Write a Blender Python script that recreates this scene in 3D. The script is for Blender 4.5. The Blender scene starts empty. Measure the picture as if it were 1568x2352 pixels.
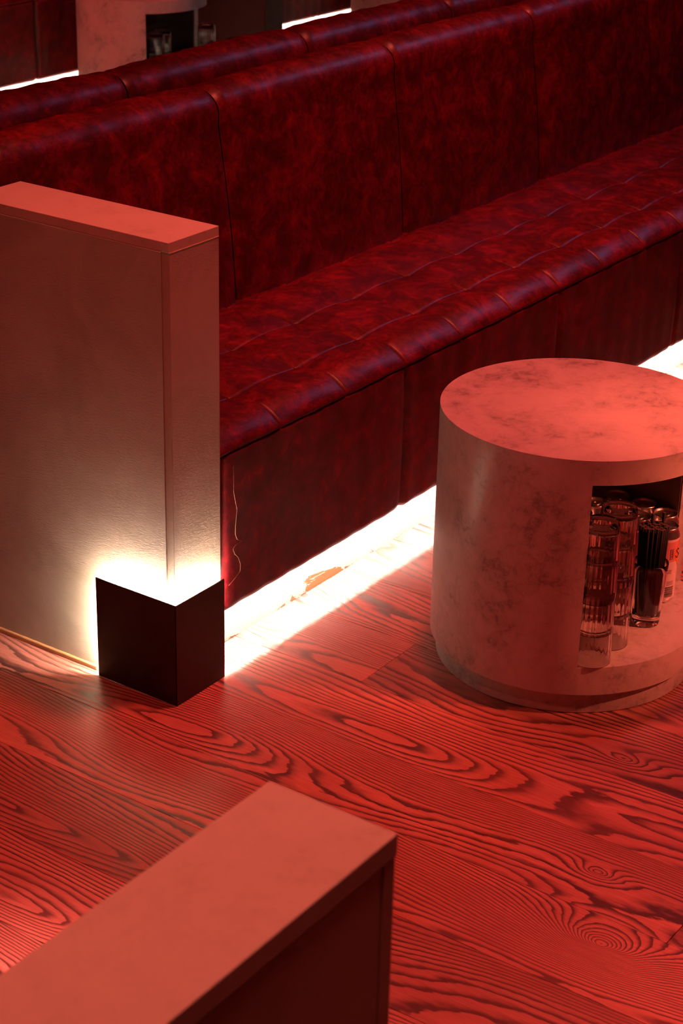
import bpy, bmesh, math, random
from mathutils import Matrix, Vector
S = bpy.context.scene
C = S.collection
PI = math.pi
random.seed(7)

# ------------------------------------------------------------------ camera
cam_d = bpy.data.cameras.new('camera'); cam = bpy.data.objects.new('camera', cam_d); C.objects.link(cam)
Rr = ((0.5745991, -0.81814411, 0.02181929), (-0.32814891, -0.25472484, -0.90963374), (0.74976941, 0.51551476, -0.41483776))
right, down, fwd = [Vector(r).normalized() for r in Rr]
cam.matrix_world = Matrix(((right.x, -down.x, -fwd.x, 0), (right.y, -down.y, -fwd.y, 0), (right.z, -down.z, -fwd.z, 1.8), (0, 0, 0, 1)))
cam_d.sensor_fit = 'VERTICAL'; cam_d.sensor_height = 36; cam_d.sensor_width = 24
cam_d.lens = 4357.77 / 2352 * 36
cam_d.clip_start = .05; cam_d.clip_end = 60
cam_d.dof.use_dof = True; cam_d.dof.focus_distance = 3.52; cam_d.dof.aperture_fstop = 11
S.camera = cam

# ------------------------------------------------------------------ world, lamps, exposure
w = bpy.data.worlds.new('World'); S.world = w; w.use_nodes = True
w.node_tree.nodes['Background'].inputs[0].default_value = (.5, .12, .08, 1)
w.node_tree.nodes['Background'].inputs[1].default_value = .07
S.view_settings.view_transform = 'Standard'; S.view_settings.look = 'None'
S.view_settings.exposure = 0; S.view_settings.gamma = 1; S.view_settings.use_curve_mapping = False
RED = (1.0, .112, .078)

def lamp(name, loc, target, color, energy, size, spot=None, blend=.6):
    l = bpy.data.lights.new(name, 'SPOT' if spot else 'AREA'); l.color = color; l.energy = energy
    if spot:
        l.spot_size = math.radians(spot); l.spot_blend = blend; l.shadow_soft_size = size
    else:
        l.size = size; l.shape = 'DISK'
    o = bpy.data.objects.new(name, l); C.objects.link(o); o.location = loc
    o.rotation_euler = (Vector(target) - Vector(loc)).to_track_quat('-Z', 'Y').to_euler()
    return o
lamp('red_spot', (2.9, 1.6, 3.5), (2.95, 1.45, 0), RED, 330, .12, 84, 1)
lamp('red_spot', (1.25, 1.45, 3.5), (1.5, 1.5, 0), RED, 120, .12, 80, .8)  # added fill that reddens the near partition's side face
lamp('red_spot', (1.1, 1.45, 3.5), (1.22, 1.45, 0), (1, .33, .28), 2500, .1, 22, 1)
lamp('red_spot', (2.9, .2, 3.5), (2.05, .55, 0), (1, .16, .09), 300, .1, 18, 1)
lamp('red_spot', (4.6, 1.9, 3.5), (4.6, 1.9, 0), RED, 230, .12, 70, .9)
lamp('red_spot', (3.6, 4.75, 3.4), (5.9, 5.05, .2), RED, 360, .15, 44, .9)
lamp('red_spot', (3.9, -1.2, 2.5), (3.02, 1.42, .25), (1, .16, .085), 800, .06, 12, .8)  # added well below the ceiling to brighten the near niche shelf and glasses
lamp('red_spot', (.75, .62, 3.4), (.95, .8, .88), (1, .18, .12), 135, .1, 46, 1)  # added fill to bring light back onto the foreground partition cap
lamp('lavender_ceiling_lamp', (7.4, 1.3, 3.4), (4.0, 2.3, .6), (.50, .42, 1.0), 7.5, .22)

# ------------------------------------------------------------------ materials
def new_mat(name):
    m = bpy.data.materials.new(name); m.use_nodes = True
    nt = m.node_tree; b = nt.nodes['Principled BSDF']
    return m, nt, b
def N(nt, typ, **kw):
    n = nt.nodes.new(typ)
    for k, v in kw.items():
        if k.startswith('i_'):
            key = k[2:]; key = int(key) if key.isdigit() else key.replace('_', ' ')
            n.inputs[key].default_value = v
        else: setattr(n, k, v)
    return n
def mth(nt, op, a, b=None, c=None, clamp=False):
    n = nt.nodes.new('ShaderNodeMath'); n.operation = op; n.use_clamp = clamp
    for i, x in enumerate((a, b, c)):
        if x is None: continue
        if isinstance(x, (int, float)): n.inputs[i].default_value = x
        else: nt.links.new(x, n.inputs[i])
    return n.outputs[0]
def mixc(nt, f, a, b, typ='MIX'):
    n = nt.nodes.new('ShaderNodeMix'); n.data_type = 'RGBA'; n.blend_type = typ
    for s, x in ((n.inputs[0], f), (n.inputs[6], a), (n.inputs[7], b)):
        if isinstance(x, (int, float)): s.default_value = x
        elif isinstance(x, tuple): s.default_value = x if len(x) == 4 else (*x, 1)
        else: nt.links.new(x, s)
    return n.outputs[2]
def ramp(nt, src, stops):
    r = nt.nodes.new('ShaderNodeValToRGB'); nt.links.new(src, r.inputs[0])
    e = r.color_ramp.elements
    while len(e) < len(stops): e.new(.5)
    for el, (p, c) in zip(e, stops):
        el.position = p; el.color = (c, c, c, 1) if isinstance(c, (int, float)) else (*c, 1)
    return r.outputs[0]
def bump(nt, b, h, strength, dist):
    n = nt.nodes.new('ShaderNodeBump'); n.inputs['Strength'].default_value = strength; n.inputs['Distance'].default_value = dist
    nt.links.new(h, n.inputs['Height']); nt.links.new(n.outputs[0], b.inputs['Normal'])
def coords(nt, scale=(1, 1, 1), obj=False, rnd=0):
    if obj: src = nt.nodes.new('ShaderNodeTexCoord').outputs['Object']
    else: src = nt.nodes.new('ShaderNodeNewGeometry').outputs['Position']
    m = nt.nodes.new('ShaderNodeMapping'); m.inputs['Scale'].default_value = scale
    nt.links.new(src, m.inputs[0])
    return m.outputs[0]
def noise(nt, vec, scale, detail=3, rough=.5, dist=0, w=None):
    n = nt.nodes.new('ShaderNodeTexNoise'); n.inputs['Scale'].default_value = scale; n.inputs['Detail'].default_value = detail
    n.inputs['Roughness'].default_value = rough; n.inputs['Distortion'].default_value = dist
    if vec is not None: nt.links.new(vec, n.inputs['Vector'])
    if w is not None: n.noise_dimensions = '4D'; nt.links.new(w, n.inputs['W'])
    return n.outputs[0]

PW = .19; PX0 = 1.875 - PW * 14
def mat_wood():
    m, nt, b = new_mat('stained_oak'); L = nt.links
    pos = nt.nodes.new('ShaderNodeNewGeometry').outputs['Position']
    sx = N(nt, 'ShaderNodeSeparateXYZ'); L.new(pos, sx.inputs[0])
    x, y = sx.outputs[0], sx.outputs[1]
    rnd = nt.nodes.new('ShaderNodeObjectInfo').outputs['Random']
    w4 = mth(nt, 'MULTIPLY', rnd, 40)
    def vec(fx, fy):
        c = N(nt, 'ShaderNodeCombineXYZ'); L.new(mth(nt, 'MULTIPLY', x, fx), c.inputs[0]); L.new(mth(nt, 'MULTIPLY', y, fy), c.inputs[1]); return c.outputs[0]
    wob = noise(nt, vec(30, 6), 1, 2, .5, 0, w4)
    wob2 = noise(nt, vec(110, 34), 1, 2, .5, 0, w4)
    field = noise(nt, vec(6.0, 1.15), 1, 1.0, .35, .25, w4)
    g = mth(nt, 'MULTIPLY', field, 19.5)
    xl = mth(nt, 'SUBTRACT', mth(nt, 'FRACT', mth(nt, 'DIVIDE', mth(nt, 'SUBTRACT', x, PX0), PW)), mth(nt, 'ADD', mth(nt, 'MULTIPLY', rnd, .8), .1))
    g = mth(nt, 'ADD', g, mth(nt, 'MULTIPLY', mth(nt, 'MULTIPLY', xl, xl), 9.5))
    g = mth(nt, 'ADD', g, mth(nt, 'MULTIPLY', xl, 6.0))
    g = mth(nt, 'ADD', g, mth(nt, 'MULTIPLY', wob, .9))
    g = mth(nt, 'ADD', g, mth(nt, 'MULTIPLY', wob2, .32))
    # real knots: swirls in the ring field of single planks
    for kx, ky, a, rx, ry in ((2.190, 1.005, 20, .045, .078), (2.356, 1.098, 5.0, .018, .035), (2.693, 1.224, 5.0, .02, .045), (1.735, 1.62, 5.0, .026, .07)):
        dx = mth(nt, 'DIVIDE', mth(nt, 'SUBTRACT', x, kx), rx); dy = mth(nt, 'DIVIDE', mth(nt, 'SUBTRACT', y, ky), ry)
        d = mth(nt, 'SQRT', mth(nt, 'ADD', mth(nt, 'ADD', mth(nt, 'MULTIPLY', dx, dx), mth(nt, 'MULTIPLY', dy, dy)), .03))
        g = mth(nt, 'ADD', g, mth(nt, 'MULTIPLY', mth(nt, 'EXPONENT', mth(nt, 'MULTIPLY', d, -1.0)), a))
    g = mth(nt, 'MULTIPLY', g, mth(nt, 'ADD', mth(nt, 'MULTIPLY', mth(nt, 'FRACT', mth(nt, 'MULTIPLY', rnd, 7.3)), .55), 1.0))
    fr = mth(nt, 'FRACT', g)
    line = ramp(nt, fr, [(0, 1.0), (.14, .95), (.32, .38), (.54, 0), (.93, .03), (1, 1)])
    pore = noise(nt, vec(420, 16), 1, 2, .6, 0, w4)
    pr = ramp(nt, pore, [(.38, 0), (.62, 1)])
    patch = ramp(nt, noise(nt, vec(9, 2.2), 1, 3, .6, .4, w4), [(.32, 0), (.7, 1)])
    fig = mth(nt, 'MULTIPLY', line, mth(nt, 'ADD', mth(nt, 'MULTIPLY', patch, .4), .72), clamp=True)
    light = mixc(nt, patch, (.48, .155, .115), (.76, .285, .215))
    col = mixc(nt, mth(nt, 'MULTIPLY', pr, .35), light, (.25, .065, .04))
    col = mixc(nt, mth(nt, 'MULTIPLY', fig, .92, clamp=True), col, (.05, .011, .010))
    tone = mth(nt, 'ADD', mth(nt, 'MULTIPLY', mth(nt, 'FRACT', mth(nt, 'MULTIPLY', rnd, 13.7)), .45), .66)
    tc = N(nt, 'ShaderNodeCombineXYZ')
    for i in range(3): L.new(tone, tc.inputs[i])
    col = mixc(nt, 1.0, col, tc.outputs[0], 'MULTIPLY')
    L.new(col, b.inputs['Base Color'])
    L.new(mth(nt, 'ADD', mth(nt, 'MULTIPLY', pr, .1), .36), b.inputs['Roughness'])
    b.inputs['Coat Weight'].default_value = .7; b.inputs['Coat Roughness'].default_value = .28
    h = mth(nt, 'SUBTRACT', 1.0, mth(nt, 'ADD', mth(nt, 'MULTIPLY', fig, .7), mth(nt, 'MULTIPLY', pr, .35)))
    bump(nt, b, h, .25, .0006)
    return m

def mat_leather():
    m, nt, b = new_mat('mottled_red_leather'); L = nt.links
    v = coords(nt, (1, 1, 1))
    warp = N(nt, 'ShaderNodeTexNoise', i_Scale=7.0, i_Detail=3.0); L.new(v, warp.inputs['Vector'])
    add = N(nt, 'ShaderNodeVectorMath', operation='MULTIPLY_ADD'); L.new(warp.outputs[1], add.inputs[0]); add.inputs[1].default_value = (.09, .09, .09); L.new(v, add.inputs[2])
    n1 = noise(nt, add.outputs[0], 17, 6, .62, .3)
    n2 = noise(nt, add.outputs[0], 60, 5, .75, .5)
    n3 = noise(nt, v, 6, 2, .5, 0)
    s = mth(nt, 'ADD', mth(nt, 'MULTIPLY', n1, .47), mth(nt, 'ADD', mth(nt, 'MULTIPLY', n2, .38), mth(nt, 'MULTIPLY', n3, .15)))
    col = ramp(nt, s, [(.36, (.045, .003, .004)), (.47, (.080, .003, .005)), (.55, (.145, .004, .007)), (.65, (.27, .008, .010))])
    L.new(col, b.inputs['Base Color'])
    b.inputs['Roughness'].default_value = .36
    L.new(mth(nt, 'ADD', mth(nt, 'MULTIPLY', n2, .25), .27), b.inputs['Roughness'])
    b.inputs['Specular IOR Level'].default_value = .45
    g = noise(nt, v, 380, 2, .6)
    wr = noise(nt, coords(nt, (14, 60, 30)), 1, 3, .6, .6)
    bump(nt, b, mth(nt, 'ADD', mth(nt, 'MULTIPLY', g, .25), wr), .25, .0022)
    return m

def mat_concrete(name='concrete_laminate', smudge=1.0, base=(.61, .53, .50), rough=.31):
    m, nt, b = new_mat(name); L = nt.links
    v = coords(nt, (1, 1, 1))
    a = noise(nt, v, 9, 6, .62, .5)
    c = noise(nt, v, 46, 6, .78, .6)
    f = noise(nt, coords(nt, (150, 150, 420)), 1, 3, .6)
    sm = ramp(nt, mth(nt, 'ADD', mth(nt, 'MULTIPLY', a, .6), mth(nt, 'MULTIPLY', c, .4)), [(.36, 0), (.47, .12), (.56, .5), (.68, 1)])
    k = [x * .5 for x in base]
    col = mixc(nt, mth(nt, 'MULTIPLY', sm, .75 * smudge), base, tuple(k))
    sp = ramp(nt, mth(nt, 'MULTIPLY', c, a), [(.30, 0), (.42, 1)])
    col = mixc(nt, mth(nt, 'MULTIPLY', sp, .6 * smudge), col, tuple(x * .3 for x in base))
    col = mixc(nt, mth(nt, 'MULTIPLY', f, .22), col, tuple(x * .6 for x in base))
    L.new(col, b.inputs['Base Color'])
    b.inputs['Roughness'].default_value = rough; b.inputs['Specular IOR Level'].default_value = .4
    bump(nt, b, mth(nt, 'ADD', f, mth(nt, 'MULTIPLY', c, .5)), .3, .0006)
    return m

def mat_plaster():
    m, nt, b = new_mat('brushed_plaster'); L = nt.links
    v = coords(nt, (1, 1, 1))
    a = noise(nt, v, 5, 5, .6, .6)
    f = noise(nt, coords(nt, (130, 90, 420)), 1, 3, .6, .3)
    col = mixc(nt, ramp(nt, a, [(.38, 0), (.68, 1)]), (.48, .38, .30), (.36, .28, .21))
    col = mixc(nt, mth(nt, 'MULTIPLY', f, .2), col, (.33, .24, .18))
    L.new(col, b.inputs['Base Color']); b.inputs['Roughness'].default_value = .5
    b.inputs['Specular IOR Level'].default_value = .35
    bump(nt, b, f, .55, .0012)
    return m

def mat_plinth():
    m, nt, b = new_mat('scuffed_plinth'); L = nt.links
    pos = nt.nodes.new('ShaderNodeNewGeometry').outputs['Position']
    sx = N(nt, 'ShaderNodeSeparateXYZ'); L.new(pos, sx.inputs[0])
    a = noise(nt, coords(nt, (7, 7, 14)), 1, 5, .7, .5)
    lim = mth(nt, 'MULTIPLY', mth(nt, 'SUBTRACT', a, .50), .22)
    st = mth(nt, 'MULTIPLY', mth(nt, 'SUBTRACT', lim, sx.outputs[2]), 220, clamp=True)
    f = noise(nt, coords(nt, (160, 90, 500)), 1, 3, .6, .3)
    col = mixc(nt, st, (.60, .50, .42), (.26, .11, .04))
    L.new(col, b.inputs['Base Color']); b.inputs['Roughness'].default_value = .5
    bump(nt, b, f, .6, .0012)
    return m

def mat_simple(name, col, rough=.5, metal=0, nz=.12, scale=60):
    m, nt, b = new_mat(name)
    n = noise(nt, coords(nt), scale, 3, .6)
    c = mixc(nt, n, tuple(x * (1 - nz) for x in col), tuple(min(1, x * (1 + nz)) for x in col))
    nt.links.new(c, b.inputs['Base Color']); b.inputs['Roughness'].default_value = rough; b.inputs['Metallic'].default_value = metal
    return m
def mat_glass():
    m, nt, b = new_mat('clear_glass')
    b.inputs['Transmission Weight'].default_value = 1; b.inputs['Roughness'].default_value = .02; b.inputs['IOR'].default_value = 1.48
    n = noise(nt, coords(nt), 3, 1); c = mixc(nt, n, (.97, .97, .96), (.99, .98, .98)); nt.links.new(c, b.inputs['Base Color'])
    return m
def mat_led(strength, col=(1, .83, .62)):
    m, nt, b = new_mat('warm_white_led')
    b.inputs['Base Color'].default_value = (.9, .9, .9, 1)
    b.inputs['Emission Color'].default_value = (*col, 1); b.inputs['Emission Strength'].default_value = strength
    return m
def mat_guard():
    m, nt, b = new_mat('blackened_steel'); L = nt.links
    a = noise(nt, coords(nt, (1, 1, 1)), 22, 5, .7, .6); f = noise(nt, coords(nt, (40, 40, 300)), 1, 3, .6)
    col = mixc(nt, a, (.010, .008, .007), (.035, .025, .02)); L.new(col, b.inputs['Base Color'])
    b.inputs['Roughness'].default_value = .42; b.inputs['Metallic'].default_value = .2
    bump(nt, b, f, .2, .0004)
    return m

WOOD = mat_wood(); LEATHER = mat_leather(); CONC = mat_concrete(smudge=1.25); PLASTER = mat_plaster(); PLINTH = mat_plinth()
CAPM = mat_concrete('smooth_stone_cap', .35, (.60, .53, .43), .45)
GUARD = mat_guard(); LED = mat_led(1050, (1, .90, .79)); LED2 = mat_led(360, (1, .85, .66))
GLASS = mat_glass(); STRAW = mat_simple('black_plastic', (.006, .005, .005), .6); STRAW.node_tree.nodes['Principled BSDF'].inputs['Specular IOR Level'].default_value = .2
SUB = mat_simple('dark_subfloor', (.02, .008, .006), .9)
TRIM = mat_simple('oak_bead', (.50, .24, .10), .45, 0, .2, 30)
CANM = mat_simple('brushed_aluminium', (.75, .72, .68), .28, 1.0, .08)
WHITE = mat_simple('white_can_lacquer', (.78, .66, .62), .35, .2)
ORANGE = mat_simple('orange_can_lacquer', (.85, .22, .03), .35, .2)
PINK = mat_simple('pink_can_lacquer', (.75, .30, .28), .35, .2)
INK = mat_simple('black_ink', (.01, .008, .008), .6)
EDGEGLINT = mat_simple('pale_edge_glint', (.85, .62, .5), .4)  # painted highlight: pale colour for panel edges that catch the light
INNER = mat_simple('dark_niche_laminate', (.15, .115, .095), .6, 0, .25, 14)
WALLM = mat_simple('dark_wall_paint', (.05, .03, .03), .8)
THREAD = mat_simple('loose_thread_fibre', (.4, .14, .09), .5)

# ------------------------------------------------------------------ mesh helpers
def link(name, me, mat, parent=None, smooth=False):
    o = bpy.data.objects.new(name, me); C.objects.link(o)
    if mat and not me.materials:
        for mm in (mat if isinstance(mat, (list, tuple)) else [mat]): me.materials.append(mm)
    if parent: o.parent = parent
    if smooth:
        for p in me.polygons: p.use_smooth = True
    return o
def tag(o, label=None, cat=None, group=None, kind=None):
    if label: o['label'] = label
    if cat: o['category'] = cat
    if group: o['group'] = group
    if kind: o['kind'] = kind
    return o
def empty(name, loc=(0, 0, 0), rz=0):
    o = bpy.data.objects.new(name, None); C.objects.link(o); o.location = loc; o.rotation_euler = (0, 0, rz); o.empty_display_size = .05
    return o
def box_me(name, x0, x1, y0, y1, z0, z1, bev=0):
    bm = bmesh.new(); bmesh.ops.create_cube(bm, size=1)
    for v in bm.verts:
        v.co = Vector((x0 + (v.co.x + .5) * (x1 - x0), y0 + (v.co.y + .5) * (y1 - y0), z0 + (v.co.z + .5) * (z1 - z0)))
    if bev: bmesh.ops.bevel(bm, geom=bm.edges[:], offset=bev, segments=2, affect='EDGES', profile=.5)
    me = bpy.data.meshes.new(name); bm.to_mesh(me); bm.free(); return me
def box(name, x0, x1, y0, y1, z0, z1, mat, parent=None, bev=0):
    return link(name, box_me(name, x0, x1, y0, y1, z0, z1, bev), mat, parent)
def lathe_me(name, prof, seg=48, ribs=0, ribamp=0, ribz=None):
    vs = []; fs = []
    n = len(prof)
    for (r, z) in prof:
        for k in range(seg):
            a = 2 * PI * k / seg; rr = r
            if ribs and r > .02 and (ribz is None or ribz[0] < z < ribz[1]): rr = r * (1 + ribamp * math.cos(ribs * a))
            vs.append((rr * math.cos(a), rr * math.sin(a), z))
    for i in range(n - 1):
        for k in range(seg):
            a, b2 = i * seg + k, i * seg + (k + 1) % seg
            fs.append((a, b2, b2 + seg, a + seg))
    c0 = len(vs); vs.append((0, 0, prof[0][1])); c1 = len(vs); vs.append((0, 0, prof[-1][1]))
    for k in range(seg):
        fs.append((c0, (k + 1) % seg, k)); fs.append((c1, (n - 1) * seg + k, (n - 1) * seg + (k + 1) % seg))
    me = bpy.data.meshes.new(name); me.from_pydata(vs, [], fs)
    bm = bmesh.new(); bm.from_mesh(me); bmesh.ops.recalc_face_normals(bm, faces=bm.faces[:]); bm.to_mesh(me); bm.free()
    return me
def grid_me(name, rows):
    nv = len(rows[0]); vs = [p for r in rows for p in r]; fs = []
    for i in range(len(rows) - 1):
        for j in range(nv - 1):
            a = i * nv + j; fs.append((a, a + 1, a + nv + 1, a + nv))
    me = bpy.data.meshes.new(name); me.from_pydata(vs, [], fs)
    for p in me.polygons: p.use_smooth = True
    return me
def sec_me(name, r0, r1, z0, z1, a0, a1, seg):
    """solid ring sector; angles in degrees, r0 may be 0"""
    n = max(3, int(seg * abs(a1 - a0) / 360)); full = abs(a1 - a0) >= 359.9
    bm = bmesh.new(); cols = []
    for k in range(n + (0 if full else 1)):
        a = math.radians(a0 + (a1 - a0) * k / n); c, s = math.cos(a), math.sin(a)
        cols.append([bm.verts.new((r * c, r * s, z)) for r, z in ((r0, z0), (r1, z0), (r1, z1), (r0, z1))])
    m = len(cols)
    for k in range(m if full else m - 1):
        A, B = cols[k], cols[(k + 1) % m]
        for i in range(4):
            f = bm.faces.new((A[i], B[i], B[(i + 1) % 4], A[(i + 1) % 4])); f.smooth = True
    if not full:
        bm.faces.new(cols[0]); bm.faces.new(cols[-1][::-1])
    bmesh.ops.recalc_face_normals(bm, faces=bm.faces[:])
    me = bpy.data.meshes.new(name); bm.to_mesh(me); bm.free(); me.set_sharp_from_angle(angle=math.radians(20)); return me
def disc_me(name, r, z0, z1, seg=160, bev=.0015):
    bm = bmesh.new(); bmesh.ops.create_cone(bm, cap_ends=True, segments=seg, radius1=r, radius2=r, depth=z1 - z0)
    for v in bm.verts: v.co.z += (z0 + z1) / 2
    if bev: bmesh.ops.bevel(bm, geom=[e for e in bm.edges if abs(e.verts[0].co.z - e.verts[1].co.z) < 1e-6], offset=bev, segments=2, affect='EDGES', profile=.5)
    for f in bm.faces: f.smooth = True
    me = bpy.data.meshes.new(name); bm.to_mesh(me); bm.free(); me.set_sharp_from_angle(angle=math.radians(20)); return me
def tube_me(name, pts, r, seg=6):
    vs = []; fs = []
    for i, p in enumerate(pts):
        p = Vector(p); d = (Vector(pts[min(i + 1, len(pts) - 1)]) - Vector(pts[max(i - 1, 0)])).normalized()
        u = d.orthogonal().normalized(); v = d.cross(u)
        for k in range(seg):
            a = 2 * PI * k / seg; vs.append(tuple(p + u * r * math.cos(a) + v * r * math.sin(a)))
    for i in range(len(pts) - 1):
        for k in range(seg):
            a, b = i * seg + k, i * seg + (k + 1) % seg; fs.append((a, b, b + seg, a + seg))
    fs.append(tuple(range(seg))[::-1]); fs.append(tuple(range((len(pts) - 1) * seg, len(pts) * seg)))
    me = bpy.data.meshes.new(name); me.from_pydata(vs, [], fs); return me
def clone(o, parent=None):
    c = o.copy(); C.objects.link(c); c.parent = parent
    for ch in o.children: clone(ch, c)
    return c

# ------------------------------------------------------------------ room: plank floor
floor = box('floor', -1.5, 11, -1.5, 9.5, -.05, -.0125, SUB); floor['kind'] = 'structure'
joints = {6 + 10: [(.925, 2.9)], 4 + 14: [(1.757, 3.6)]}
nrow = int((10.6 - PX0) / PW)
cache = {}
for i in range(nrow):
    x0 = PX0 + i * PW
    js = [-1.4]
    fixed = {16: [.925], 18: [-.3, 1.757]}.get(i)
    if fixed: js += fixed
    else: js.append(-1.4 + random.uniform(.5, 1.9) if not 13 <= i <= 19 else -.1 - random.uniform(0, 1.0))
    while js[-1] < 9.0: js.append(js[-1] + random.uniform(2.5, 3.2))
    js[-1] = 9.4
    for a, b in zip(js[:-1], js[1:]):
        if b - a < .3: continue
        box('plank', x0 + .0004, x0 + PW - .0004, a + .0004, b - .0004, -.012, 0, WOOD, floor, .0007)

# dark room shell, outside the frame
for nm, d in (('wall_back', (-1.5, 11, 9.5, 9.6, -.05, 3.6)), ('wall_right', (11, 11.1, -1.5, 9.6, -.05, 3.6)), ('wall_left', (-1.6, -1.5, -1.5, 9.6, -.05, 3.6)), ('wall_front', (-1.6, 11.1, -1.6, -1.5, -.05, 3.6)), ('ceiling', (-1.6, 11.1, -1.6, 9.6, 3.6, 3.7))):
    o = box(nm, *d, WALLM); o['kind'] = 'structure'

# ------------------------------------------------------------------ upholstery
def puff_edge(d, r):
    return 0 if d >= r else r - math.sqrt(max(0, r * r - (r - d) ** 2))
YF = 1.9955; ZSEAM = .449; ZT = .470
NODES = [3.13 + .2177 * k for k in range(-3, 18)]
def seat_panel(edges, name='seat_cushion'):
    # path along the depth: back -> front seam, s = arc length
    path = []
    R = .075
    yb, yr = 2.56, YF + .055
    for k in range(13): path.append((yb + (yr - yb) * k / 12 if False else None, None))
    pts = []
    ny = 52
    ys = []
    for a, b2, m in ((yb, 2.46, 6), (2.46, 2.284, 22), (2.284, 2.12, 22)):
        for k in range(m): ys.append(a + (b2 - a) * (.5 - .5 * math.cos(PI * k / m)))
    ys.append(2.12)
    for k in range(1, 9): ys.append(2.12 - (2.12 - yr) * (k / 9) ** 1.6)
    for q in ys: pts.append((q, ZT))
    for k in range(15):
        t = k / 14; a = t * PI / 2 * .80
        pts.append((yr - .055 * math.sin(a) / math.sin(PI / 2 * .80), ZT - .021 * (1 - math.cos(a)) / (1 - math.cos(PI / 2 * .80))))
    rowsy = [2.46, 2.284, 2.12, YF]
    xs = []
    for a, b in zip(edges[:-1], edges[1:]):
        n = max(6, int((b - a) / .2177 * 26))
        for k in range(n):
            t = k / n; t = .5 - .5 * math.cos(PI * t)
            xs.append((a + (b - a) * t, a, b))
    xs.append((edges[-1], edges[-2], edges[-1]))
    rows = []
    x0, x1 = edges[0], edges[-1]
    for (y, z) in pts:
        # cell in y
        row = []
        for (x, a, b) in xs:
            if y > rowsy[0]: ya, ybb = rowsy[0], 2.62
            elif y > rowsy[1]: ya, ybb = rowsy[1], rowsy[0]
            elif y > rowsy[2]: ya, ybb = rowsy[2], rowsy[1]
            else: ya, ybb = rowsy[3], rowsy[2]
            v = (y - ya) / (ybb - ya); u = (x - a) / (b - a)
            cu = math.sin(PI * u) ** .85 if 0 < u < 1 else 0; cv = math.sin(PI * v) ** .85 if 0 < v < 1 else 0
            if ya == rowsy[3]:
                vv = (y - YF) / (ybb - YF); cv = math.sin(PI * max(0.0, vv)) ** .85 if vv < 1 else 0; fade = min(1, vv * 2.2)
            else: fade = 1
            h = .012 * (1 - (1 - cu) * (1 - cv)) * (fade if ya == rowsy[3] else 1) + .006 * cu * cv
            dx = min(x - a, b - x); dy = min(y - ya, ybb - y) if ya != rowsy[3] else ybb - y
            if y > rowsy[0]: dy = y - rowsy[0]; h *= .5
            h -= .0060 * math.exp(-(dx / (.0026 if x - a > b - x else .0016)) ** 2)
            h += .0050 * math.exp(-((b - x) / .020)) * min(1, fade + .15) * (1 - math.exp(-((b - x) / .002) ** 2)) * (.3 + .7 * fade)
            if y < rowsy[0] - .001 or True:
                yy = [rowsy[1], rowsy[2]]
                dq = min(((y - q) for q in yy), key=abs); h -= .0042 * math.exp(-(dq / .0022) ** 2); h += .0030 * math.exp(dq / .020) * (1 - math.exp(-(dq / .002) ** 2)) if dq < 0 else 0
            # deep sewn joint at the ends of a panel
            de = min(x - x0, x1 - x)
            h -= .6 * puff_edge(max(de, 0), .010)
            # direction of push: up, turning forward on the roll
            ang = 0 if y > YF + .055 else (YF + .055 - y) / .055 * .9
            row.append((x, y - h * math.sin(ang) * .8, z + h * math.cos(ang)))
        rows.append(row)
    # tuck down at the seam
    last = rows[-1]
    rows.append([(x, y + .004, z - .006) for (x, y, z) in last])
    me = grid_me(name, [list(r) for r in rows]); return me
def front_panel(x0, x1, name='front_panel'):
    prof = []
    zb = .115; r = .022
    prof.append((.006, ZSEAM - .004))
    for k in range(1, 5): prof.append((.006 * (1 - k / 4) ** 2, ZSEAM - .004 - .002 * k))
    for k in range(1, 22): prof.append((-.003 * math.sin(PI * k / 21), ZSEAM - .012 - (ZSEAM - .012 - zb - r) * k / 21))
    for k in range(1, 9):
        a = k / 8 * PI / 2; prof.append((r * (1 - math.cos(a)), zb + r * (1 - math.sin(a))))
    prof.append((.029, zb)); prof.append((.031, zb + .004)); prof.append((.031, .175))
    n = 40; rows = []
    xc = (x0 + x1) / 2; hw = (x1 - x0) / 2
    for (dy, z) in prof:
        row = []
        for k in range(n + 1):
            t = -1 + 2 * k / n; t = math.sin(t * PI / 2) * .35 + t * .65 if abs(t) < 1 else t
            sh = 0.012 * max(0, 1 - (z - zb) / .04) ** 2
            x = xc + t * (hw - .0006 - sh)
            de = hw - abs(t * hw)
            wr = .0012 * math.sin(x * 37 + z * 9) * math.exp(-((z - .40) / .08) ** 2) + .0008 * math.sin(x * 83 + 1)
            row.append((x, YF + dy + .9 * puff_edge(de, .012) + wr, z))
        rows.append(row)
    return grid_me(name, rows)
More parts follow.
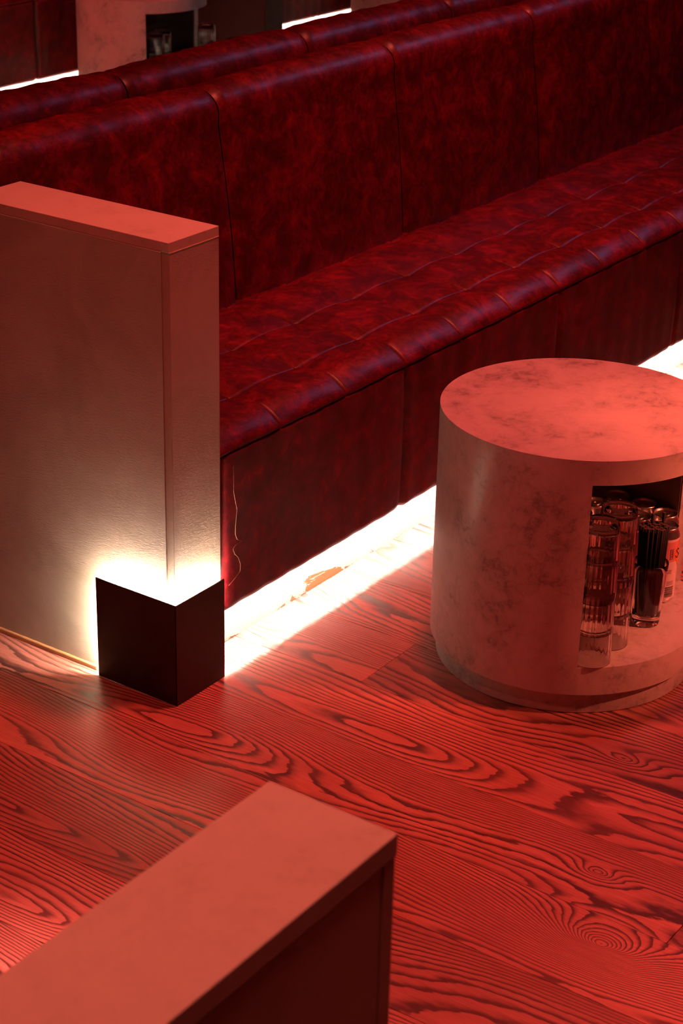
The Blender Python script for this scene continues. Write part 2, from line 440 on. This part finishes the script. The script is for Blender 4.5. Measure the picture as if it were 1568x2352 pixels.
def back_panel(x0, x1, mirror=False, name='backrest_panel'):
    # profile in (y, z), seat joint -> crest -> rear
    front = [(2.470, .42), (2.476, .47)]
    for k in range(1, 19): t = k / 18; front.append((2.476 + .046 * t - .006 * math.sin(PI * t), .47 + .385 * t))
    cy, cz, ry, rz = 2.581, .868, .061, .070
    for k in range(1, 17):
        a = PI - PI * k / 16 * 1.0; front.append((cy + ry * math.cos(a) , cz + rz * math.sin(a) ** .8 if math.sin(a) > 0 else cz))
    front += [(2.642, .80), (2.642, .45), (2.642, .13)]
    n = 34; rows = []
    xc = (x0 + x1) / 2; hw = (x1 - x0) / 2
    m = len(front)
    for i, (y, z) in enumerate(front):
        # outward normal
        a = front[max(0, i - 1)]; b = front[min(m - 1, i + 1)]
        ty, tz = b[0] - a[0], b[1] - a[1]; l = math.hypot(ty, tz) or 1; ny, nz = -tz / l, ty / l
        row = []
        for k in range(n + 1):
            t = -1 + 2 * k / n; t = math.sin(t * PI / 2) * .4 + t * .6
            x = xc + t * (hw - .0016); de = hw - abs(t * hw)
            h = .006 * (1 - abs(t) ** 4) - .9 * puff_edge(de, .007)
            if z > .8 and y < 2.641: h += .0011 * math.sin(x * 61 + y * 40) * (1 - abs(t) ** 6) + .0008 * math.sin(x * 131 - y * 90)
            h += .0016 * math.sin(x * 5.3 + z * 7)
            row.append((x, y + ny * h, z + nz * h))
        rows.append(row)
    if mirror: rows = [[(x, 2 * 2.718 - y, z - .009) for (x, y, z) in r][::-1] for r in rows]
    return grid_me(name, rows)
def banquette(name, label, x0, x1, back_seams, seat_nodes, dy=0, mirror=False, back=True):
    root = empty(name, (x0, YF + dy if not mirror else 2 * 2.718 - YF, 0)); tag(root, label, 'banquette', 'red leather banquettes')
    off = Vector((-x0, -(root.location.y), 0))
    def put(nm, me, mat):
        if mirror and nm in ('seat_cushion', 'front_panel'):
            for v in me.vertices: v.co.y = 2 * 2.718 - v.co.y
            me.flip_normals()
        for v in me.vertices: v.co += off + Vector((0, dy if not mirror else 0, 0))
        return link(nm, me, mat, root)
    def boxm(nm, a, b, c, d, e, f, mat, bev=0):
        if mirror: c, d = 2 * 2.718 - d, 2 * 2.718 - c
        me = box_me(nm, a, b, c, d, e, f, bev)
        for v in me.vertices: v.co += off + Vector((0, dy if not mirror else 0, 0))
        return link(nm, me, mat, root)
    cuts = [x0] + [s for s in seat_nodes if x0 + .05 < s < x1 - .05] + [x1]
    # panels of three cells
    grp = [cuts[0]]
    pan = []
    cur = [cuts[0]]
    for s in cuts[1:]:
        cur.append(s)
        k = round((s - 3.13) / .2177)
        if s in seat_nodes and k % 3 == 0 or s == x1:
            pan.append(cur); cur = [s]
    for p in pan:
        put('seat_cushion', seat_panel(p), LEATHER)
        put('front_panel', front_panel(p[0], p[-1]), LEATHER)
    bc = [x0] + [s for s in back_seams if x0 + .05 < s < x1 - .05] + [x1]
    for a, b in zip(bc[:-1], bc[1:]):
        put('backrest_panel', back_panel(a, b, mirror), LEATHER)
    boxm('plinth', x0, x1, 2.061, 2.60, .0005, .178, PLINTH)
    boxm('base_frame', x0 + .002, x1, YF + .045, 2.62, .179, .40, SUB)
    boxm('led_strip', x0 + .004, x1, YF + .039, YF + .043, .1430, .1436, LED)
    boxm('led_channel', x0 + .004, x1, YF + .0325, YF + .0455, .1437, .1785, CANM)
    boxm('led_channel_lip', x0 + .004, x1, YF + .0455, YF + .0465, .1390, .1785, CANM)
    return root
BS = [3.177 + .676 * k for k in range(-1, 12)]
SN = [3.13 + .2177 * k for k in range(-6, 40)]
banquette('banquette', 'nearest red leather banquette with tufted seat behind the round table', 2.5085, 6.6, BS, SN)
BS2 = [3.20 + .678 * k for k in range(-4, 12)]
banquette('banquette', 'red leather banquette turned away, only its back showing behind the nearest one', 1.6, 7.0, BS2, SN, mirror=True)
DY3 = 5.6 - YF
# far banquettes: bottom seams at the positions seen above the second back
def far_nodes(s0): return [s0 + .2177 * k for k in range(-30, 30)]
def banq_far(label, x0, x1, seam):
    global SNF
    # shift so that panel joints fall on `seam`
    sh = (seam - 3.13) % (3 * .2177)
    root = banquette('banquette', label, x0 - sh, x1 - sh, [q for q in BS2], [3.13 + .2177 * k for k in range(-30, 60)], dy=DY3)
    root.location.x += sh
    return root
banq_far('far red leather banquette section at the left edge, behind the far table', 4.2, 6.42, 5.83)
banq_far('far red leather banquette section right of the dark steel guard', 7.53, 10.6, 7.84)

# loose thread on the front panel
t = link('loose_thread', tube_me('loose_thread', [(2.540, YF - .0045, .42), (2.5403, YF - .005, .3653), (2.5508, YF - .0045, .3266), (2.546, YF - .005, .300), (2.5439, YF - .0055, .2788), (2.550, YF - .0055, .266), (2.5642, YF - .005, .2572), (2.546, YF - .005, .256), (2.5382, YF - .0045, .2504), (2.543, YF - .005, .238), (2.5532, YF - .0055, .2267), (2.560, YF - .005, .211), (2.5607, YF - .0045, .1957), (2.545, YF - .004, .186), (2.5268, YF - .003, .177)], .00022), THREAD)
tag(t, 'thin loose thread hanging down the banquette front beside the partition', 'thread')

# ------------------------------------------------------------------ partitions
def partition(label, ox, oy, gl=.194, gh=.2095, lit=True, gm=None):
    """wall in plane x = const, end face at y; ox, oy shift from the front one"""
    X0, X1, YE, H = 2.370, 2.5065, 1.9955, .8825
    r = empty('partition', (X0 + ox, YE + oy, 0)); tag(r, label, 'partition', 'plaster partitions at banquette ends')
    def b(nm, a, bb, c, d, e, f, mat, bev=0, par=None):
        me = box_me(nm, a - X0, bb - X0, c - YE, d - YE, e, f, bev); return link(nm, me, mat, par or r)
    yl = 2.64
    b('core', X0 + .0035, X1 - .001, YE + .002, 2.465, 0.0, .864, PLASTER)
    b('corner_post', X0 + .002, X0 + .012, YE + .0010, YE + .0165, 0.0, .8635, PLASTER)
    b('end_panel', X0 + .0022, X1 - .0003, YE, YE + .002, 0.0, .8635, PLASTER, .0006)
    b('side_panel', X0, X0 + .0036, YE + .0172, 2.465, .0, .8630, PLASTER, .0007)
    b('edge_glint', X0 - .0004, X0 + .002, YE + .0172, 2.465, .8631, .8640, EDGEGLINT)  # pale strip drawn as the glint on the side panel's top edge
    b('edge_glint', X0 + .002, X1 - .0003, YE - .0006, YE + .002, .8636, .8645, EDGEGLINT)  # same painted glint along the top of the end panel
    b('cap', X0, X1, YE, 2.466, .8646, H, CAPM, .0009)
    b('base_bead', X0 - .007, X0, YE + .19, 2.465, 0, .0095, TRIM, .002)
    # steel corner guard standing off the wall, light profile in the gap
    gx0, gy0, t = 2.3516, 1.9765, .0022
    g1 = b('guard_side_plate', gx0, gx0 + t, gy0, gy0 + gl, .0005, gh, gm or GUARD, .0003)
    g2 = b('guard_end_plate', gx0, gx0 + .142, gy0 - .0001, gy0 + t, .0005, gh, GUARD, .0003)
    if not lit: return r
    b('led_strip', gx0 + t + .001, X0 - .003, gy0 + .004, gy0 + gl - .016, gh - .022, gh - .016, LED2, par=g1)
    b('led_strip', X0 - .003, gx0 + .140, gy0 + t + .001, YE - .003, gh - .022, gh - .016, LED2, par=g2)
    b('led_strip', gx0 + t + .003, X0 - .004, gy0 + gl - .020, gy0 + gl - .015, .012, gh - .024, LED2, par=g1)
    return r
partition('near plaster partition with pale cap and lit black corner guard, left of banquette', 0, 0)
partition('far dark partition base with steel guard, behind the far table', 5.02, DY3, gl=.42, gh=.27, lit=False, gm=mat_simple('front_lit_steel', (.075, .058, .048), .55))  # side plate paler than end plate: front light painted into its colour

# partition in the foreground, running along x
r = empty('partition', (1.148, .7238, 0)); tag(r, 'nearest low partition with broad stone cap, bottom left of the photo', 'partition', 'plaster partitions at banquette ends')
def fb(nm, a, bb, c, d, e, f, mat, bev=0):
    return link(nm, box_me(nm, a - 1.148, bb - 1.148, c - .7238, d - .7238, e, f, bev), mat, r)
fb('core', -1.2, 1.1465, .7275, .8595, 0.0, .858, PLASTER)
fb('corner_post', 1.1305, 1.147, .7245, .7285, 0.0, .8585, PLASTER, .0006)
fb('side_panel', -1.2, 1.1285, .7250, .7276, 0.0, .8575, PLASTER, .0008)
fb('end_panel', 1.1462, 1.148, .7250, .8605, 0.0, .8585, PLASTER, .0005)
fb('cap', -1.2, 1.1495, .7238, .8610, .8592, .882, CAPM, .0012)

# ------------------------------------------------------------------ round tables with a niche
TR = .2644
def drum(label, loc, rz=0):
    t = empty('round_table', loc, rz); tag(t, label, 'table', 'drum tables with a niche')
    link('plinth', disc_me('plinth', .2516, .0005, .0452), CONC, t)
    link('shelf', disc_me('shelf', TR, .0462, .1035, 192, 0), CONC, t)
    link('table_top', disc_me('table_top', TR, .469, .5156, 192, 0), CONC, t)
    link('drum_wall', sec_me('drum_wall', TR - .019, TR, .1035, .469, -31.5, -146.5 + 360, 192), CONC, t)
    link('inner_lining', sec_me('inner_lining', TR - .022, TR - .0192, .1036, .4688, -31, -147 + 360, 96), INNER, t)
    return t
drum('nearest round table of mottled concrete laminate, open niche full of glassware', (2.988, 1.515, 0))
far_rot = math.radians(10.5)
drum('far round table behind the banquette backs, niche with a few glasses', (3.3251 * 1.8, 2.8668 * 1.8, 0), far_rot)
drum('farthest round table, a pale sliver at the top edge right of the steel guard', (4.415 * 1.8, 2.8668 * 1.8, 0), far_rot)

# ------------------------------------------------------------------ glassware
GH, GR, GB = .157, .0375, .0335
def glass_me():
    """tumbler, fluted; mouth at z = 0 (upside down), base on top"""
    p = []
    def ro(z): return GR - (GR - GB) * z / GH
    p.append((ro(0) - .0018, .0012)); p.append((ro(0) - .0009, 0)); p.append((ro(0), .0012)); p.append((ro(.012), .012))
    for k in range(1, 12): z = .012 + (GH - .034) * k / 12 + .002; p.append((ro(z), z))
    p.append((ro(.142), .144))
    for k in range(0, 7):
        a = k / 6 * PI / 2; p.append((ro(.15) - .012 + .012 * math.cos(a), GH - .012 + .012 * math.sin(a)))
    p.append((.010, GH - .0015)); 
    out = p
    inn = []
    for k in range(0, 6):
        a = PI / 2 - k / 5 * PI / 2; inn.append((ro(.14) - .0025 - .010 + .010 * math.cos(a), GH - .013 - .010 + .010 * math.sin(a)))
    for k in range(1, 10): z = (GH - .025) * (1 - k / 9) + .002; inn.append((ro(z) - .0021, z))
    prof = out + [(.004, GH - .0015)] 
    # closed solid: outer from rim to pole, inner separately
    seg = 96; ribs = 24
    vs = []; fs = []
    def ring(r, z, amp):
        i0 = len(vs)
        for k in range(seg):
            a = 2 * PI * k / seg; rr = r * (1 + amp * math.cos(ribs * a)); vs.append((rr * math.cos(a), rr * math.sin(a), z))
        return i0
    rings = []
    for (r, z) in out[1:]:
        amp = .013 if .013 < z < GH - .016 else (.005 if z > GH - .016 and r > .02 else 0)
        rings.append(ring(r, z, amp))
    pole = len(vs); vs.append((0, 0, GH - .0015))
    ir = [ring(r, z, 0) for (r, z) in [(.008, GH - .013)] + inn]
    ipole = len(vs); vs.append((0, 0, GH - .013))
    for a, b in zip(rings[:-1], rings[1:]):
        for k in range(seg): fs.append((a + k, a + (k + 1) % seg, b + (k + 1) % seg, b + k))
    for k in range(seg): fs.append((rings[-1] + k, rings[-1] + (k + 1) % seg, pole))
    for a, b in zip(ir[:-1], ir[1:]):
        for k in range(seg): fs.append((a + k, a + (k + 1) % seg, b + (k + 1) % seg, b + k))
    for k in range(seg): fs.append((ipole, ir[0] + (k + 1) % seg, ir[0] + k))
    for k in range(seg): fs.append((ir[-1] + k, ir[-1] + (k + 1) % seg, rings[0] + (k + 1) % seg, rings[0] + k))
    me = bpy.data.meshes.new('drinking_glass'); me.from_pydata(vs, [], fs)
    bm = bmesh.new(); bm.from_mesh(me); bmesh.ops.recalc_face_normals(bm, faces=bm.faces[:]); bm.to_mesh(me); bm.free()
    for q in me.polygons: q.use_smooth = True
    return me
GME = glass_me(); GME.materials.append(GLASS)
def glass(loc, label, group, up=False, rz=0, sc=1):
    o = bpy.data.objects.new('drinking_glass', GME); C.objects.link(o); o.location = loc; o.rotation_euler = (PI if up else 0, 0, rz); o.scale = (sc, sc, sc)
    if up: o.location.z += GH * sc
    tag(o, label, 'glass', group); return o
SH = .1037
pos3 = ('bottom', 'middle', 'top')
ST = .064
def stack(x, y, where, n=3, z0=SH, group='upturned stacked glasses', start=0):
    names = {1: ['single'], 2: ['lower', 'upper'], 3: list(pos3), 4: ['lowest', 'second lowest', 'second highest', 'highest']}[n]
    for k in range(n):
        glass((x, y, z0 + ST * k), '%s upturned fluted glass, stack %s' % (names[k], where), group, rz=k * .03)
stack(2.811, 1.366, 'at the left edge of the near table niche')
stack(2.892, 1.372, 'between the niche edge stack and the straws', z0=SH)

# straws in an upright glass
SX, SY = 3.007, 1.352
def big_glass(x, y, z, label, group=None, h=.130, r0=.0265, r1=.0330):
    prof = [(r0 - .006, 0), (r0 - .001, .0015), (r0, .006), (r0 + .0006, .02)]
    for k in range(1, 9): t = k / 8; prof.append((r0 + .0006 + (r1 - r0) * t, .02 + (h - .021) * t))
    prof.append((r1 + .0001, h + .0004)); prof.append((r1 - .0009, h + .0004))
    for k in range(0, 9): t = 1 - k / 8; prof.append((r0 + .0006 + (r1 - r0) * t - .002, .02 + (h - .021) * t - .001 * (t < .5)))
    prof.append((r0 - .004, .0165))
    o = link('straw_glass', lathe_me('straw_glass', prof, 64), GLASS, None, True); o.location = (x, y, z); o.data.set_sharp_from_angle(angle=math.radians(50))
    tag(o, label, 'glass', group); return o
big_glass(SX, SY, SH, 'upright clear glass packed with black straws in the near table niche')
straw_me = tube_me('drinking_straw', [(0, 0, 0), (0, 0, .1), (0, 0, .186)], .0031, 10)
# open ends: recess a dark bore
straw_me.materials.append(STRAW)
straw_me.materials.append(mat_simple('straw_cut_end', (.12, .06, .04), .5))
for p in straw_me.polygons:
    p.use_smooth = len(p.vertices) == 4
    if not p.use_smooth and p.center.z > .1: p.material_index = 1
pts = []
for i in range(-6, 7):
    for j in range(-6, 7):
        px = (i + .5 * (j % 2)) * .0066; py = j * .00572
        if math.hypot(px, py) < .0215: pts.append((px, py))
def straws(cx, cy, z, label, group, pts, tall):
    for k, (px, py) in enumerate(pts):
        f = 1.3
        o = bpy.data.objects.new('drinking_straw', straw_me); C.objects.link(o)
        up = random.uniform(-.002, .004); o.location = (cx + px, cy + py, z + .0185 + max(0, up))
        # fan outwards with the taper of the glass
        o.rotation_euler = (-py * (f - 1) / .186, px * (f - 1) / .186, 0)
        if k in tall: o.location.z += .022
        tag(o, 'black drinking straw standing raised above the others' if k in tall else label, 'straw', group + (', raised' if k in tall else ''))
straws(SX, SY, SH, 'black drinking straw packed upright in the niche glass', 'black straws in the near niche glass', pts, (len(pts) - 5, len(pts) // 2 + 3))

# cans
def can_body_me():
    R = .0285; H = .158
    p = [(R - .006, .002), (R - .0045, 0), (R - .002, .003), (R, .010), (R, .04), (R, .08), (R, .12), (R, H - .020), (R - .0012, H - .014), (R - .0042, H - .006), (R - .0045, H - .003), (R - .0038, H), (R - .0052, H), (R - .0062, H - .004), (R - .008, H - .0045)]
    return lathe_me('can_body', p, 48)
CB = can_body_me(); 
for q in CB.polygons: q.use_smooth = True
lid_me = disc_me('can_lid', .0205, .1528, .1536, 32, .0002)
tab_me = sec_me('pull_tab', .0045, .0085, .1542, .1549, 0, 360, 24)
def can(x, y, z, label, col, rz=0, deco=None):
    c = empty('drinks_can', (x, y, z), rz); tag(c, label, 'can', 'drinks cans in the niche')
    me = CB.copy(); me.materials.append(col); me.materials.append(CANM)
    for p in me.polygons:
        if p.center.z > .139 or p.center.z < .008: p.material_index = 1
    body = link('can_body', me, None, c); lid = link('can_lid', lid_me.copy(), CANM, c)
    tb = link('pull_tab', tab_me.copy(), CANM, lid)
    for v in tb.data.vertices: v.co.x = v.co.x * 1.25 + .004
    if deco: deco(body)
    return c
def wrap(name, poly, mat, par, R=.0288, a0=0):
    """flat print wrapped round a can: poly of (angle deg, z) quads"""
    vs = []; fs = []
    for q in poly:
        (aa, za), (ab, zb) = q[0], q[1]
        n = max(1, int(abs(ab - aa) / 6) + 1)
        i0 = len(vs)
        for k in range(n + 1):
            a = math.radians(a0 + aa + (ab - aa) * k / n)
            for z in (za, zb): vs.append((R * math.cos(a), R * math.sin(a), z))
        for k in range(n): fs.append((i0 + 2 * k, i0 + 2 * k + 2, i0 + 2 * k + 3, i0 + 2 * k + 1))
    me = bpy.data.meshes.new(name); me.from_pydata(vs, [], fs); return link(name, me, mat, par)
def deco_near(c):
    # faces the camera side: angle of camera direction
    A = -158
    bars = []
    random.seed(3)
    z = .014
    while z < .036:
        hgt = random.choice((.0006, .0011, .0017)); bars.append(((A + 22, z), (A + 62, z + hgt))); z += hgt + random.choice((.0007, .0011))
    wrap('barcode', bars, INK, c)
    wrap('small_print', [((A + 26, zz), (A + 58, zz + .0007)) for zz in (.040, .0425, .045, .0475)] + [((A + 24, zz), (A + 44, zz + .0008)) for zz in (.066, .069, .072)], INK, c)
    wrap('pink_band', [((A - 60, .090), (A + 84, .133))], PINK, c, .02865)
    wrap('panel_lines', [((A + 30, .096), (A + 48, .0968)), ((A + 30, .117), (A + 48, .1178)), ((A + 30, .096), (A + 32, .1178))] + [((A + 35, .099 + .0022 * k), (A + 45, .1002 + .0022 * k)) for k in range(8)], INK, c, .0289)
    # orange diamond with script S
    vs = []; fs = []; R = .0289; ac = A + 84; n = 12
    for k in range(n + 1):
        t = -1 + 2 * k / n; a = math.radians(ac + t * 38); hz = .030 * (1 - abs(t))
        vs += [(R * math.cos(a), R * math.sin(a), .105 - hz), (R * math.cos(a), R * math.sin(a), .105 + hz)]
    for k in range(n): fs.append((2 * k, 2 * k + 2, 2 * k + 3, 2 * k + 1))
    me = bpy.data.meshes.new('diamond_logo'); me.from_pydata(vs, [], fs); link('diamond_logo', me, ORANGE, c)
    sp = []
    for (u, v) in ((7, 7), (4, 10), (-1, 11), (-6, 9), (-6, 5), (-1, 2), (5, -1), (7, -5), (3, -9), (-3, -10), (-8, -8), (-9, -4)):
        a = math.radians(ac - 14 + u * 1.3); sp.append((.0292 * math.cos(a), .0292 * math.sin(a), .106 + v * .0009))
    link('script_letter', tube_me('script_letter', sp, .0009, 5), INK, c)
def deco_orange(c):
    A = -158
    wrap('orange_band', [((A - 90, .03), (A + 90, .128))], ORANGE, c, .02865)
    wrap('small_print', [((A - 60, .012 + .0032 * k), (A + 60, .0128 + .0032 * k)) for k in range(5)] + [((A - 60, .045 + .004 * k), (A + 10, .046 + .004 * k)) for k in range(3)], INK, c, .0289)
can(3.118, 1.378, SH, 'pale can with barcode, pink band and orange diamond, right of the straws', WHITE, 0, deco_near)
can(3.170, 1.405, SH, 'orange banded can at the right edge, behind the barcode can', WHITE, 0, deco_orange)
can(3.124, 1.440, SH, 'can with shiny lid directly behind the straws', PINK)
can(3.187, 1.460, SH, 'shadowed can in the niche, behind and right of the straws', PINK)
can(3.190, 1.522, SH, 'rearmost can deep in the near niche', PINK)
can(3.131, 1.540, SH, 'dark can behind the second glass stack', PINK)
can(3.068, 1.540, SH, 'dark can half hidden at the niche left edge', PINK)

# far table contents: same arrangement turned with the table
def far(x, y, c=(3.3251 * 1.8, 2.8668 * 1.8), rot=far_rot):
    dx, dy = x - 2.988, y - 1.515
    return c[0] + dx * math.cos(rot) - dy * math.sin(rot), c[1] + dx * math.sin(rot) + dy * math.cos(rot)
x, y = far(2.825, 1.360); stack(x, y, 'at the left edge of the far table niche', group='glasses in the far niche')
x, y = far(2.905, 1.372); stack(x, y, 'right of the first stack in the far table niche', group='glasses in the far niche')
x, y = far(3.02, 1.345)
big_glass(x, y, SH, 'upright glass of black straws in the far table niche')
straws(x, y, SH, 'black drinking straw in the far niche glass', 'black straws in the far niche glass', pts[::2], ())

# low stand beyond the second backrest with more glassware
sx, sy = 6.0, 4.66
st = empty('drinks_stand', (sx, sy, 0)); tag(st, 'low dark round drinks stand hidden behind the second banquette back', 'stand')
link('stand_top', disc_me('stand_top', .20, .085, .1035), INNER, st); link('stand_foot', disc_me('stand_foot', .12, 0, .010), GUARD, st)
link('stand_post', disc_me('stand_post', .025, .010, .085, 32), GUARD, st)
stack(sx - .13, sy + .07, 'tallest, right beside the far table edge', n=4, group='glasses on the drinks stand')
stack(sx - .01, sy + .02, 'second from the far table on the hidden stand', n=3, group='glasses on the drinks stand')
stack(sx + .05, sy - .045, 'nearest the black straws on the hidden stand', n=3, group='glasses on the drinks stand')
big_glass(sx + .135, sy + .02, SH, 'upright glass of black straws on the hidden drinks stand')
straws(sx + .135, sy + .02, SH, 'black drinking straw in the stand glass before the steel guard', 'black straws on the drinks stand', pts[::2], ())
